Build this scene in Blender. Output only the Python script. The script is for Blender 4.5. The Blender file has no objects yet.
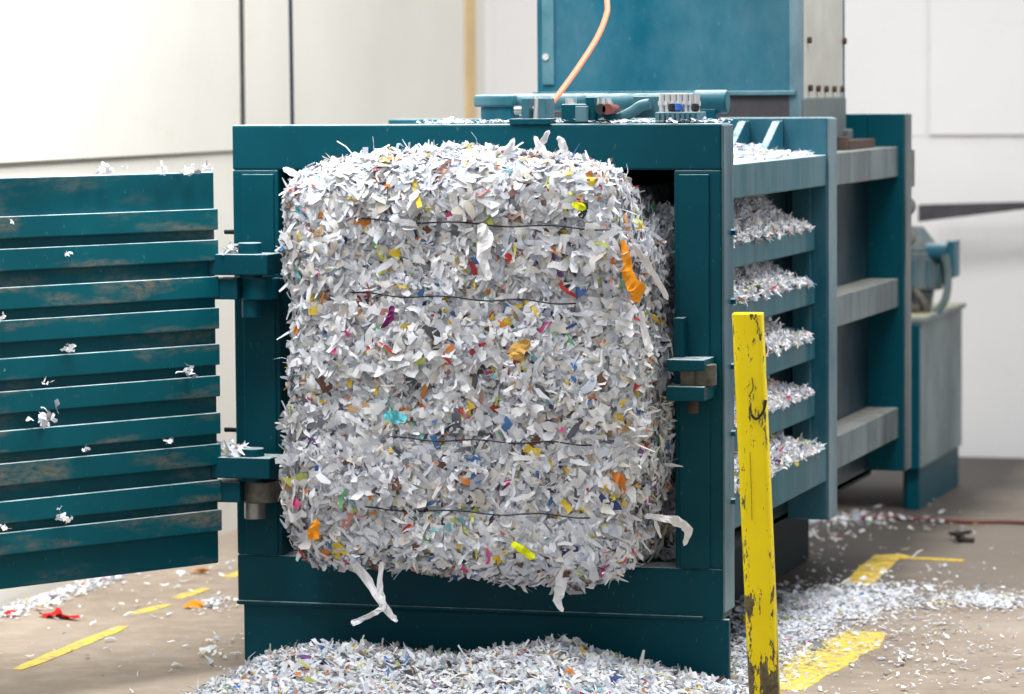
import bpy, bmesh, math, random
import numpy as np
from mathutils import Vector, Matrix
random.seed(7)
rng = np.random.default_rng(11)
SC = bpy.context.scene
COL = SC.collection

# ------------------------------------------------------------------ camera
CAM_F = 3669.0
CC = np.array([3.790, -9.912, 1.70])
yaw, pit, rol = 0.289508564, 0.0722634286, -0.0071402865
fwd = np.array([-math.sin(yaw)*math.cos(pit), math.cos(yaw)*math.cos(pit), -math.sin(pit)])
r0 = np.array([math.cos(yaw), math.sin(yaw), 0.0]); u0 = np.cross(r0, fwd)
CR = math.cos(rol)*r0 + math.sin(rol)*u0
CU = -math.sin(rol)*r0 + math.cos(rol)*u0
cd = bpy.data.cameras.new('camera'); cam = bpy.data.objects.new('camera', cd); COL.objects.link(cam)
cam.matrix_world = Matrix(((CR[0], CU[0], -fwd[0], CC[0]), (CR[1], CU[1], -fwd[1], CC[1]), (CR[2], CU[2], -fwd[2], CC[2]), (0, 0, 0, 1)))
cd.sensor_width = 36; cd.lens = CAM_F/1024*36; cd.clip_end = 100; cd.clip_start = .1
cd.dof.use_dof = True; cd.dof.focus_distance = 10.15; cd.dof.aperture_fstop = 3.2
SC.camera = cam
# ------------------------------------------------------------------ world, lights, exposure
wd = bpy.data.worlds.new('world'); SC.world = wd; wd.use_nodes = True
wd.node_tree.nodes['Background'].inputs[0].default_value = (.93, .97, 1.0, 1)
wd.node_tree.nodes['Background'].inputs[1].default_value = .64
def area(name, loc, target, size, sizey, power, col):
    l = bpy.data.lights.new(name, 'AREA'); l.shape = 'RECTANGLE'; l.size = size; l.size_y = sizey
    l.energy = power; l.color = col
    o = bpy.data.objects.new(name, l); COL.objects.link(o); o.location = loc
    o.rotation_euler = (Vector(target)-Vector(loc)).to_track_quat('-Z', 'Y').to_euler()
    return o
area('skylight', (2.7, 1.1, 5.4), (1.5, .9, 0), 1.8, 1.8, 270, (1, .985, .96))
area('back_wall_fill', (3.4, 3.2, 5.6), (1.8, 5.0, .8), 3, 3, 45, (.97, .98, 1))  # unseen fill lamp, added to lift the back wall
sl = area('skylight_left', (.1, -1.2, 4.4), (-1.1, 1.3, 1.1), 1.6, 1.6, 100, (1, .99, .97))
sl.data.spread = math.radians(110)
vs = SC.view_settings
vs.view_transform = 'Standard'; vs.look = 'None'; vs.exposure = 0.26; vs.gamma = 1.0; vs.use_curve_mapping = False

# ------------------------------------------------------------------ helpers
def ray(px, py): return (px-512)/CAM_F*CR - (py-347)/CAM_F*CU + fwd
def hitX(px, py, X): d = ray(px, py); return CC + d*(X-CC[0])/d[0]
def hitY(px, py, Y): d = ray(px, py); return CC + d*(Y-CC[1])/d[1]
def hitZ(px, py, Z=0): d = ray(px, py); return CC + d*(Z-CC[2])/d[2]

def srgb(r, g, b):
    f = lambda c: (c/255/12.92) if c/255 <= .04045 else ((c/255+.055)/1.055)**2.4
    return (f(r), f(g), f(b), 1)

class NT:
    def __init__(s, name):
        s.m = bpy.data.materials.new(name); s.m.use_nodes = True; s.t = s.m.node_tree
        s.b = s.t.nodes['Principled BSDF']; s.out = s.t.nodes['Material Output']
        s.co = s.t.nodes.new('ShaderNodeTexCoord')
    def n(s, kind, **k):
        x = s.t.nodes.new(kind)
        for a, v in k.items():
            if a.startswith('i_'):
                key = a[2:]; key = int(key) if key.isdigit() else key
                x.inputs[key].default_value = v
            else: setattr(x, a, v)
        return x
    def l(s, a, b): s.t.links.new(a, b)
    def noise(s, scale, detail=4, rough=.6, vec=None, stretch=None, dist=0):
        x = s.n('ShaderNodeTexNoise'); x.inputs['Scale'].default_value = scale
        x.inputs['Detail'].default_value = detail; x.inputs['Roughness'].default_value = rough; x.inputs['Distortion'].default_value = dist
        v = vec or s.co.outputs['Object']
        if stretch:
            mp = s.n('ShaderNodeMapping'); mp.inputs['Scale'].default_value = stretch; s.l(v, mp.inputs[0]); v = mp.outputs[0]
        s.l(v, x.inputs['Vector']); return x.outputs[0]
    def ramp(s, fac, stops, const=False):
        r = s.n('ShaderNodeValToRGB'); cr = r.color_ramp
        if const: cr.interpolation = 'CONSTANT'
        while len(cr.elements) < len(stops): cr.elements.new(.5)
        for e, (p, c) in zip(cr.elements, stops): e.position = p; e.color = c
        s.l(fac, r.inputs[0]); return r.outputs[0]
    def step(s, fac, a, b):
        x = s.n('ShaderNodeMapRange'); x.inputs[1].default_value = a; x.inputs[2].default_value = b
        s.l(fac, x.inputs[0]); return x.outputs[0]
    def mix(s, fac, a, b):
        x = s.n('ShaderNodeMix', data_type='RGBA')
        if isinstance(fac, float): x.inputs[0].default_value = fac
        else: s.l(fac, x.inputs[0])
        for q, i in ((a, 6), (b, 7)):
            if isinstance(q, tuple): x.inputs[i].default_value = q
            else: s.l(q, x.inputs[i])
        return x.outputs[2]
    def math(s, op, a, b=None):
        x = s.n('ShaderNodeMath', operation=op)
        for q, i in ((a, 0), (b, 1)):
            if q is None: continue
            if isinstance(q, (int, float)): x.inputs[i].default_value = q
            else: s.l(q, x.inputs[i])
        return x.outputs[0]
    def done(s, col, rough=.5, metal=0, bump=None, bs=.2, bd=.002, spec=.5):
        if isinstance(col, tuple): s.b.inputs['Base Color'].default_value = col
        else: s.l(col, s.b.inputs['Base Color'])
        if isinstance(rough, (int, float)): s.b.inputs['Roughness'].default_value = rough
        else: s.l(rough, s.b.inputs['Roughness'])
        s.b.inputs['Metallic'].default_value = metal
        s.b.inputs['Specular IOR Level'].default_value = spec
        if bump is not None:
            b = s.n('ShaderNodeBump'); b.inputs['Strength'].default_value = bs; b.inputs['Distance'].default_value = bd
            s.l(bump, b.inputs['Height']); s.l(b.outputs[0], s.b.inputs['Normal'])
        return s.m

def paint(name, base, dust=.55, wear=0., streak=0., rough=.42, dustcol=srgb(205, 218, 222), haze=0., wearcol=srgb(118, 108, 94)):
    t = NT(name)
    n1 = t.noise(3.0, 5); var = t.ramp(n1, [(.3, tuple(c*.86 for c in base[:3])+(1,)), (.7, tuple(min(1, c*1.14) for c in base[:3])+(1,))])
    col = var
    if haze:
        hz = t.noise(2.2, 6, .65, stretch=(1, 1, .6)); col = t.mix(t.math('MULTIPLY', t.step(hz, .42, .72), haze), col, srgb(150, 172, 178))
    if streak:
        st = t.noise(11, 5, .75, stretch=(1, 1, .07)); col = t.mix(t.math('MULTIPLY', t.step(st, .4, .75), streak), col, srgb(168, 172, 168))
    # scratches and fine chips
    sc = t.noise(95, 3, .7, stretch=(1, 1, .35)); col = t.mix(t.math('MULTIPLY', t.step(sc, .67, .73), .3), col, srgb(120, 150, 155))
    if wear:
        w1 = t.noise(2.6, 4, .55, stretch=(1, 1, 4.5)); w2 = t.noise(60, 4, .75, stretch=(.5, .5, 1.2))
        wf = t.math('MULTIPLY', t.step(w1, .5, .66), t.step(w2, .36, .6)); col = t.mix(t.math('MULTIPLY', wf, wear), col, wearcol)
    if dust:
        g = t.n('ShaderNodeNewGeometry'); sx = t.n('ShaderNodeSeparateXYZ'); t.l(g.outputs['Normal'], sx.inputs[0])
        dn = t.noise(18, 4, .7)
        df = t.math('MULTIPLY', t.step(sx.outputs[2], .55, .95), t.step(dn, .2, .55)); col = t.mix(t.math('MULTIPLY', df, dust), col, dustcol)
    return t.done(col, rough, 0, t.noise(60, 3), .12, .0015, spec=.13)

M = {}
TEAL = srgb(0, 82, 98)
M['teal'] = paint('teal_paint', srgb(0, 64, 77), dust=.75)
M['door'] = paint('door_paint', srgb(0, 69, 80), dust=.8, wear=.3)
M['rib'] = paint('rib_paint', srgb(4, 79, 90), dust=.9, wear=.85)
M['side'] = paint('side_paint', srgb(6, 76, 90), dust=.9, streak=.16, haze=.15)
M['edge'] = paint('edge_paint', srgb(38, 76, 92), dust=.8, streak=.2, haze=.4)
M['rear'] = paint('rear_paint', srgb(44, 58, 66), dust=.7, streak=.3, haze=.4, dustcol=srgb(140, 136, 128))
M['hopper'] = paint('hopper_paint', srgb(0, 74, 93), dust=.6, haze=.16)
M['dark'] = paint('chamber_steel', srgb(10, 34, 40), dust=.3, rough=.6)
M['body'] = paint('body_paint', srgb(20, 42, 52), dust=.5, haze=.15)

def simple(name, c, rough=.5, metal=0., var=.12, scale=20, spec=.5):
    t = NT(name); n = t.noise(scale, 4)
    col = t.ramp(n, [(.3, tuple(x*(1-var) for x in c[:3])+(1,)), (.7, tuple(min(1, x*(1+var)) for x in c[:3])+(1,))])
    return t.done(col, rough, metal, n, .1, .001, spec)
M['steel'] = simple('worn_steel', srgb(150, 150, 148), .35, .8, .25)
M['bronze'] = simple('grimy_bronze_steel', srgb(88, 86, 78), .5, .4, .5, 35)
M['rust'] = simple('rusty_steel', srgb(66, 50, 44), .8, .1, .4, 40)
M['silver'] = simple('silver_fitting', srgb(205, 208, 210), .3, .7, .1)
M['black'] = simple('black_rubber', srgb(26, 26, 30), .6)
M['cable'] = simple('dark_blue_cable', srgb(18, 34, 52), .5)
M['orange_hose'] = simple('orange_hose', srgb(214, 122, 92), .5, 0, .05)
M['valve_red'] = simple('oxide_red', srgb(110, 52, 46), .6)
M['blue'] = simple('blue_plastic', srgb(40, 90, 170), .5)
M['dusty_pipe'] = paint('dusty_teal_pipe', srgb(30, 84, 98), dust=.6, haze=.4)
M['grey_plate'] = simple('galvanised_plate', srgb(168, 168, 162), .6, .2, .12, 6)
M['grey_box'] = simple('grey_painted_steel', srgb(82, 92, 95), .6, 0, .12, 6)
M['brown_bar'] = simple('dark_brown_beam', srgb(58, 56, 62), .7, 0, .3, 10)
M['tank'] = paint('tank_paint', srgb(74, 88, 90), dust=.8, streak=.25, haze=.5, dustcol=srgb(188, 184, 150))
M['wire'] = simple('baling_wire', srgb(30, 30, 34), .5, .5)
M['wood'] = simple('tan_wood', srgb(206, 178, 132), .7, 0, .1, 8)
M['dirt'] = simple('dark_debris', srgb(40, 36, 34), .9)

# yellow post with chipped paint
t = NT('chipped_yellow_paint')
a = t.noise(9, 5, .7, stretch=(2.2, 2.2, .7)); sx = t.n('ShaderNodeSeparateXYZ'); t.l(t.co.outputs['Object'], sx.inputs[0])
low = t.step(sx.outputs[2], .52, .1)
lim = t.math('ADD', a, t.math('MULTIPLY', low, .135))
chip = t.step(lim, .60, .615)
b = t.noise(38, 4, .75, stretch=(1.6, 1.6, .35)); chip2 = t.math('MULTIPLY', t.step(b, .60, .62), t.step(a, .47, .52))
col = t.ramp(t.noise(5, 3), [(.3, srgb(232, 206, 0)), (.7, srgb(246, 222, 8))])
dk = t.ramp(t.noise(50, 3), [(.35, srgb(66, 60, 48)), (.65, srgb(118, 104, 74))])
col = t.mix(t.math('MAXIMUM', chip, chip2), col, dk)
M['yellow'] = t.done(col, .45, 0, t.math('SUBTRACT', 1.0, chip), .3, .001, .3)

# walls
def wallmat(name, c1, c2):
    t = NT(name); n = t.noise(.9, 4, .55); d = t.noise(14, 5, .7)
    col = t.ramp(n, [(.3, c1), (.7, c2)]); col = t.mix(t.math('MULTIPLY', t.step(d, .62, .8), .25), col, srgb(190, 188, 180))
    sm = t.noise(3, 5, .7, dist=1.2); col = t.mix(t.math('MULTIPLY', t.step(sm, .6, .8), .22), col, srgb(180, 176, 166))
    return t.done(col, .75, 0, n, .05, .002, .3)
M['wall_l'] = wallmat('left_wall_board', srgb(212, 210, 202), srgb(224, 222, 215))
M['wall_b'] = wallmat('back_wall_board', srgb(216, 216, 218), srgb(224, 224, 226))
M['seam'] = simple('panel_gap', srgb(62, 64, 60), .9)

# floor
t = NT('worn_concrete')
n1 = t.noise(1.1, 6, .6); col = t.ramp(n1, [(.3, srgb(142, 126, 110)), (.52, srgb(162, 146, 130)), (.7, srgb(176, 161, 146))])
n2 = t.noise(9, 6, .7); col = t.mix(t.math('MULTIPLY', t.step(n2, .45, .75), .4), col, srgb(206, 192, 178))
n3 = t.noise(120, 3, .7); col = t.mix(t.math('MULTIPLY', t.step(n3, .6, .7), .3), col, srgb(110, 98, 86))
# shade under the machine painted in; concrete also darkened toward right and rear
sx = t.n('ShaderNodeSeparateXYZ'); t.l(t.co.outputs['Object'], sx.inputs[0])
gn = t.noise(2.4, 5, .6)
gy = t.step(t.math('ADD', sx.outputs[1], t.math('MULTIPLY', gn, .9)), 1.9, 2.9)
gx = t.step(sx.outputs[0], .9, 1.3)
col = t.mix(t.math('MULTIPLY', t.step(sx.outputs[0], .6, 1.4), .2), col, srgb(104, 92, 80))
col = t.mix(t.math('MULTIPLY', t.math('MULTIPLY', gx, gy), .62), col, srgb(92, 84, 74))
ox = t.math('ABSOLUTE', t.math('SUBTRACT', sx.outputs[0], 1.05)); under_shade = t.math('ADD', t.math('SUBTRACT', .62, ox), t.math('MULTIPLY', gn, .35))
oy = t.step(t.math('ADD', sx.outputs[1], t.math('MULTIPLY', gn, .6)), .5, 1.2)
col = t.mix(t.math('MULTIPLY', t.math('MULTIPLY', t.step(under_shade, .28, .5), oy), .85), col, srgb(40, 34, 31))
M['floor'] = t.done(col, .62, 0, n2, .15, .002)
t = NT('worn_yellow_line')
n1 = t.noise(24, 5, .7); col = t.ramp(n1, [(.46, srgb(238, 212, 84)), (.62, srgb(186, 166, 122))])
M['line'] = t.done(col, .6)
t = NT('worn_yellow_line_dull')
n1 = t.noise(16, 5, .7); col = t.ramp(n1, [(.46, srgb(226, 190, 20)), (.62, srgb(150, 132, 92))])
M['line2'] = t.done(col, .6)

# paper: each scrap takes one colour of its own
def papermat(name, white, tint=1.0, accents=.09):
    t = NT(name); g = t.n('ShaderNodeNewGeometry')
    whites = [(.2, (242, 242, 243)), (.17, (232, 233, 235)), (.15, (248, 247, 246)), (.13, (220, 222, 226)), (.07, (206, 209, 216)),
              (.08, (236, 231, 223)), (.04, (186, 190, 198)), (.04, (220, 212, 199)), (.04, (214, 220, 230)), (.022, (150, 154, 162)), (.012, (100, 102, 110))]
    acc = [(4, (236, 198, 40)), (3, (226, 122, 30)), (1.6, (196, 40, 36)), (2.2, (96, 186, 120)), (2, (54, 112, 190)), (1.6, (30, 52, 120)), (1.2, (226, 60, 130)),
           (1.4, (110, 60, 130)), (3.2, (190, 150, 100)), (2, (96, 58, 42)), (1.8, (110, 186, 196)), (1.6, (236, 150, 140)), (2, (206, 214, 96)), (1.6, (40, 40, 46)), (2.4, (228, 208, 172))]
    sw = sum(w for w, _ in whites); sa = sum(w for w, _ in acc)
    stops = []; p = 0
    for w, c in whites: stops.append((p, srgb(min(255, c[0]*white*.975), min(255, c[1]*white*.985), min(255, c[2]*white*1.005)))); p += w/sw*(1-accents)
    for w, c in acc: stops.append((p, srgb(*[x*.8+.2*178 for x in c]))); p += w/sa*accents
    col = t.ramp(g.outputs['Random Per Island'], stops, True)
    pr = t.noise(260, 2, .8, stretch=(1, 1, 2.5)); big = t.noise(24, 2, .5)
    col = t.mix(t.math('MULTIPLY', t.math('MULTIPLY', t.step(pr, .54, .62), t.step(big, .46, .54)), .42), col, srgb(120, 124, 138))
    m = t.done(col, .8, 0, None, spec=.2)
    tr = t.n('ShaderNodeBsdfTranslucent'); t.l(col, tr.inputs[0])
    mx = t.n('ShaderNodeMixShader'); mx.inputs[0].default_value = .18
    t.l(t.b.outputs[0], mx.inputs[1]); t.l(tr.outputs[0], mx.inputs[2]); t.l(mx.outputs[0], t.out.inputs[0])
    return m
M['paper'] = papermat('shredded_office_paper', .975)
M['paper_floor'] = papermat('scattered_paper', 1.04, accents=.03)
def plain(name, c): return simple(name, c, .8, 0, .05, 60, .2)
M['white_paper'] = plain('white_paper', srgb(222, 222, 226)); M['orange_paper'] = plain('orange_card', srgb(232, 150, 40))
M['teal_paper'] = plain('turquoise_card', srgb(96, 186, 200)); M['red_paper'] = plain('red_plastic_scrap', srgb(196, 40, 36))
M['tan_paper'] = plain('tan_card', srgb(200, 160, 90)); M['lime_paper'] = plain('lime_card', srgb(214, 222, 30)); M['purple_paper'] = plain('purple_card', srgb(112, 40, 96))
M['core'] = simple('packed_paper', srgb(150, 151, 156), .9, 0, .35, 45, .1)  # core greyed so the gaps between shreds read as shade
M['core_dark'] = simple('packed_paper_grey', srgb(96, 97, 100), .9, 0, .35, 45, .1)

def tag(o, label=None, cat=None, group=None, kind=None):
    if label: o['label'] = label
    if cat: o['category'] = cat
    if group: o['group'] = group
    if kind: o['kind'] = kind
    return o
def empty(name, loc, label, cat, group=None, kind=None):
    o = bpy.data.objects.new(name, None); COL.objects.link(o); o.location = loc; o.empty_display_size = .1
    return tag(o, label, cat, group, kind)

class MB:
    def __init__(s): s.bm = bmesh.new()
    def box(s, x0, x1, y0, y1, z0, z1, M4=None):
        r = bmesh.ops.create_cube(s.bm, size=1)
        m = Matrix.Translation(((x0+x1)/2, (y0+y1)/2, (z0+z1)/2)) @ Matrix.Diagonal((abs(x1-x0), abs(y1-y0), abs(z1-z0), 1))
        bmesh.ops.transform(s.bm, matrix=(M4 @ m) if M4 else m, verts=r['verts']); return s
    def cyl(s, a, b, r, r2=None, seg=20):
        a = Vector(a); b = Vector(b); d = b-a
        q = bmesh.ops.create_cone(s.bm, cap_ends=True, segments=seg, radius1=r, radius2=r if r2 is None else r2, depth=d.length)
        m = Matrix.Translation((a+b)/2) @ d.to_track_quat('Z', 'Y').to_matrix().to_4x4()
        bmesh.ops.transform(s.bm, matrix=m, verts=q['verts']); return s
    def tube(s, pts, r, seg=10):
        pts = [Vector(p) for p in pts]; rings = []
        # smooth
        P = []
        for i in range(len(pts)-1):
            p0 = pts[max(i-1, 0)]; p1 = pts[i]; p2 = pts[i+1]; p3 = pts[min(i+2, len(pts)-1)]
            for k in range(6):
                u = k/6; P.append(.5*((2*p1)+(-p0+p2)*u+(2*p0-5*p1+4*p2-p3)*u*u+(-p0+3*p1-3*p2+p3)*u**3))
        P.append(pts[-1]); n = None
        for i, p in enumerate(P):
            d = (P[min(i+1, len(P)-1)]-P[max(i-1, 0)]).normalized()
            if n is None: n = d.orthogonal().normalized()
            n = (n-d*n.dot(d)).normalized(); b = d.cross(n)
            rings.append([s.bm.verts.new(p+r*(math.cos(2*math.pi*j/seg)*n+math.sin(2*math.pi*j/seg)*b)) for j in range(seg)])
        for A, B in zip(rings[:-1], rings[1:]):
            for j in range(seg): s.bm.faces.new((A[j], A[(j+1) % seg], B[(j+1) % seg], B[j]))
        s.bm.faces.new(rings[0][::-1]); s.bm.faces.new(rings[-1]); return s
    def prism(s, pts, vec):
        vec = Vector(vec); a = [s.bm.verts.new(Vector(p)) for p in pts]; b = [s.bm.verts.new(Vector(p)+vec) for p in pts]; n = len(pts)
        s.bm.faces.new(a[::-1]); s.bm.faces.new(b)
        for j in range(n): s.bm.faces.new((a[j], a[(j+1) % n], b[(j+1) % n], b[j]))
        return s
    def build(s, name, mat, parent=None, bevel=0, smooth=False, label=None, kind=None, origin=None):
        bmesh.ops.recalc_face_normals(s.bm, faces=s.bm.faces)
        me = bpy.data.meshes.new(name); s.bm.to_mesh(me); s.bm.free(); me.materials.append(mat)
        o = bpy.data.objects.new(name, me); COL.objects.link(o)
        if parent is not None:
            o.parent = parent; w = Vector(parent.location); p = parent.parent
            while p: w = w+Vector(p.location); p = p.parent
            me.transform(Matrix.Translation(-w))
        elif origin is not None:
            me.transform(Matrix.Translation(-Vector(origin))); o.location = origin
        if smooth:
            for f in me.polygons: f.use_smooth = True
            try: me.set_sharp_from_angle(angle=math.radians(40))
            except Exception: pass
        if bevel:
            bv = o.modifiers.new('bevel', 'BEVEL'); bv.width = bevel; bv.segments = 2; bv.limit_method = 'ANGLE'
        return tag(o, label, None, None, kind)

# ------------------------------------------------------------------ room shell
XW, YB = -1.20, 6.42
ZS = 1.446
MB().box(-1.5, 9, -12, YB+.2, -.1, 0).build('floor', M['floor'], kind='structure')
wl = MB().box(XW-.15, XW, -7, YB+.1, 0, 4.2).build('wall_left', M['wall_l'], kind='structure')
# upper boards standing proud of the lower wall
MB().box(XW, XW+.018, -7, 3.19, ZS, 4.2).build('upper_board', M['wall_l'], wl, .004)
MB().box(XW, XW+.018, 3.235, 6.06, ZS, 4.2).build('upper_board', M['wall_l'], wl, .004)
MB().box(XW, XW+.019, 3.19, 3.235, 1.2, 4.2).build('board_gap', M['seam'], wl)
wb = MB().box(XW-.15, 9, YB, YB+.15, 0, 4.2).build('wall_back', M['wall_b'], kind='structure')
xb = hitY(930, 135, YB)[0]
MB().box(xb, 9, YB-.02, YB, ZS, 4.2).build('upper_board', M['wall_b'], wb, .004)
MB().box(XW+.05, xb-.02, YB-.004, YB, ZS-.004, 4.2).build('upper_board', M['wall_b'], wb, .002)
MB().box(XW, XW+.03, 6.06, 6.2, 0, 4.2).build('trim_1', M['wood'], bevel=.004, kind='structure')
fl = bpy.data.objects['floor']

# floor markings: worn painted strips
def strip(pts, w, mat, z=.0025):
    mb = MB(); rows = []
    P = [np.array(hitZ(*p)[:2]) for p in pts]
    n = len(P); out = []
    for i, p in enumerate(P):
        d = P[min(i+1, n-1)]-P[max(i-1, 0)]; d = d/np.linalg.norm(d); nn = np.array([-d[1], d[0]])
        ww = w[i]/2 if isinstance(w, list) else w/2
        out.append((p+nn*ww, p-nn*ww))
    L = [(*a, 0) for a, b in out]; R = [(*b, 0) for a, b in out][::-1]
    mb.prism(L+R, (0, 0, z)); return mb.build('painted_line', mat, fl)
def dense(a, b, n, j=1.2): return [(a[0]+(b[0]-a[0])*i/n+random.uniform(-j, j), a[1]+(b[1]-a[1])*i/n) for i in range(n+1)]
strip(dense((18, 670), (124, 627), 8), [.03, .05, .052, .056, .05, .058, .052, .05, .04], M['line'])
strip(dense((136, 614), (168, 605), 3), [.04, .055, .05, .035], M['line'])
strip(dense((176, 599), (206, 589), 3), [.04, .055, .05, .035], M['line'])
strip(dense((228, 577), (250, 570), 3), .05, M['line'])
strip(dense((855, 586), (889, 556), 5), [.09, .1, .1, .11, .1, .1], M['line2'])
strip([(889, 557), (907, 556)], .1, M['line2'], .0018)
strip(dense((902, 558), (963, 561), 3, 0), .05, M['line2'])
strip(dense((930, 603), (1010, 603), 4, 0), .06, M['line2'])
strip(dense((775, 690), (868, 632), 8, 3), [.14, .17, .16, .18, .2, .18, .2, .16, .12], M['line'], .002)
strip([(715, 700), (770, 691)], .1, M['line'], .0012)

# ------------------------------------------------------------------ baler
B = empty('baler', (.73, .06, 0), 'large teal steel baler with open front frame, side rails and open ribbed door', 'baler')
H = 1.58; W = 1.452; ZB = .195
OX0, OX1, OZ0, OZ1 = .14, 1.31, .337, 1.451
# front frame
f = MB()
WE = W-.006
f.box(0, WE, 0, .12, OZ1, H).box(0, WE, 0, .12, ZB, OZ0).box(0, OX0, .0, .12, OZ0, OZ1).box(OX1, WE, .0, .12, OZ0, OZ1)
ff = f.build('front_frame', M['teal'], B, .006)
MB().box(.03, OX0-.012, -.006, 0, OZ0+.0, OZ1-.012).build('stile_plate', M['teal'], ff, .003)
MB().box(OX1+.014, W-.04, -.006, 0, OZ0, OZ1-.012).build('stile_plate', M['teal'], ff, .003)
MB().box(WE, W+.001, .0, .12, ZB+.02, H-.004).build('side_edge_plate', M['edge'], ff, .003)
MB().box(-.0, W-.06, -.012, .0, ZB-.004, ZB+.009).build('bottom_lip', M['teal'], ff, .005)
MB().box(.016, 1.462, .006, .03, 0, ZB).build('base_plate', M['teal'], B, .004)
for py in (232, 301, 366, 433, 501):
    p = hitX(731, py, W)
    MB().cyl((W, p[1], p[2]), (W+.014, p[1], p[2]), .009, seg=6).build('bolt', M['hopper'], ff)
# chamber interior
f = MB().box(OX0-.02, OX0, .12, 2.8, OZ0-.02, 1.46).box(OX1, OX1+.014, .9, 2.8, OZ0-.02, 1.46)
f.box(OX0, OX1, 1.45, 1.5, OZ0, 1.45)
f.box(OX0-.02, OX1+.014, .12, 2.8, OZ0-.03, OZ0-.005).build('chamber_wall', M['dark'], B)
MB().box(OX0-.02, OX1+.03, .12, 2.8, 1.452, 1.463).build('chamber_roof', M['side'], B)
f = MB().box(.12, .24, .14, 2.8, 0, OZ0-.03).box(.95, 1.1, .14, 2.8, 0, OZ0-.03); f.build('skid_beam', M['dark'], B, .004)
MB().box(0, .12, .12, 2.8, .31, H-.12).build('side_panel', M['body'], B)
# slotted liner bars behind the rails (dark)
# side rails
R1 = dict(top=1.463, bot=1.366, X=1.448, y1=1.42)
gaps = []
def zx(px, py, X): return float(hitX(px, py, X)[2])
XR = 1.412
tops = [zx(770, 237, XR), zx(770, 295, XR), zx(790, 346.5, XR), zx(790, 404, XR)]
bots = [zx(770, 260.5, XR), zx(790, 311, XR), zx(790, 368, XR), zx(790, 427, XR)]
print('rails', tops, bots)
MB().box(OX1+.0, 1.448, .12, 1.42, 1.366, 1.463).build('side_rail', M['side'], B, .004)
for a, b in zip(tops, bots):
    MB().box(OX1-.01, XR, .12, 1.42, b, a).build('side_rail', M['side'], B, .004)
MB().box(OX1-.01, 1.448, .12, 1.42, .434, .54).build('side_rail', M['side'], B, .004)
RAILTOPS = tops+[.54]; UNDER = [1.366]+bots
# transverse frame behind the press chamber
f = MB().box(OX1, 1.45, 1.42, 1.548, .31, H).box(0, 1.31, 1.42, 1.548, 1.463, H).box(.3, 1.31, 1.42, 1.548, .31, .33)
cf = f.build('cross_frame', M['hopper'], B, .004)
MB().box(1.45, 1.456, 1.424, 1.55, .31, H-.003).build('side_edge_plate', M['edge'], cf, .002)
MB().box(OX1+.03, 1.40, 1.405, 1.42, OZ0+.1, 1.36).build('stiffener', M['side'], cf, .003)
f = MB().box(1.34, 1.47, 2.63, 2.748, .34, H).box(0, 1.34, 2.63, 2.748, 1.463, H)
cf3 = f.build('cross_frame', M['teal'], B, .004)
MB().box(1.47, 1.476, 2.632, 2.75, .34, H-.003).build('side_edge_plate', M['rear'], cf3, .002)
# gussets on top
for (xa, ya, xb_, yb_) in ((745, 121, 732, 152), (779, 121, 758, 152)):
    Yg = 1.41
    X0 = hitY(xa, ya, 1.38)[0]-.02
    f = MB().prism([(X0, 1.42, 1.57), (X0, 1.42, 1.463), (X0, 1.16, 1.463), (X0, 1.16, 1.475), (X0, 1.37, 1.57)], (.025, 0, 0)); f.build('gusset', M['hopper'], B, .003)
# rear body between the cross frames
MB().box(1.31, 1.34, 1.548, 2.63, .34, 1.46).build('body_panel', M['body'], B)
MB().box(.1, 1.28, 2.748, 2.9, .34, 1.42).build('rear_plate', M['body'], B)
for zt, zb in ((1.466, 1.362), (1.010, .91), (.562, .455)):
    MB().box(1.34, 1.452, 1.55, 2.63, zb, zt).build('side_rail', M['rear'], B, .004)
MB().box(0, 1.34, 1.548, 2.63, 1.45, 1.463).build('body_roof', M['rear'], B)
f = MB(); p = hitX(866, 141, 1.40)
f.box(1.33, 1.40, p[1]-.28, p[1]+.16, 1.466, 1.497).cyl((1.37, p[1]-.3, 1.466), (1.37, p[1]-.3, 1.51), .03)
f.build('bracket', M['rust'], B, .003)
# silhouette details behind the rear frame
f = MB().box(1.40, 1.46, 2.80, 2.9, 1.32, 1.45).cyl((1.43, 2.8, 1.25), (1.43, 2.9, 1.25), .035).cyl((1.43, 2.8, 1.14), (1.43, 2.9, 1.14), .035); f.build('pipe_clamp', M['bronze'], B, .003)

# ---- door
TH = math.radians(60); DA = Vector((-.002, -.14, 0))
dd = Vector((-math.cos(TH), -math.sin(TH), 0)); dn = Vector((math.sin(TH), -math.cos(TH), 0))
DM = Matrix(((dd.x, dn.x, 0, DA.x), (dd.y, dn.y, 0, DA.y), (dd.z, dn.z, 1, 0), (0, 0, 0, 1)))
DW = 1.22
f = MB().box(0, DW, -.075, 0, .329, 1.449, DM)
door = f.build('door', M['door'], B, .004)
rt = [208.6, 239.4, 276, 307.3, 343.4, 374.8, 412, 443, 479, 508.7]
for k, y in enumerate(rt):
    z = hitY(217.5, y, -.14)[2]; zb = hitY(217.5, y+21, -.14)[2]
    MB().box(.003, DW, 0, .021, zb, z, DM).build('rib', M['rib'], door, .003)
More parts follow.
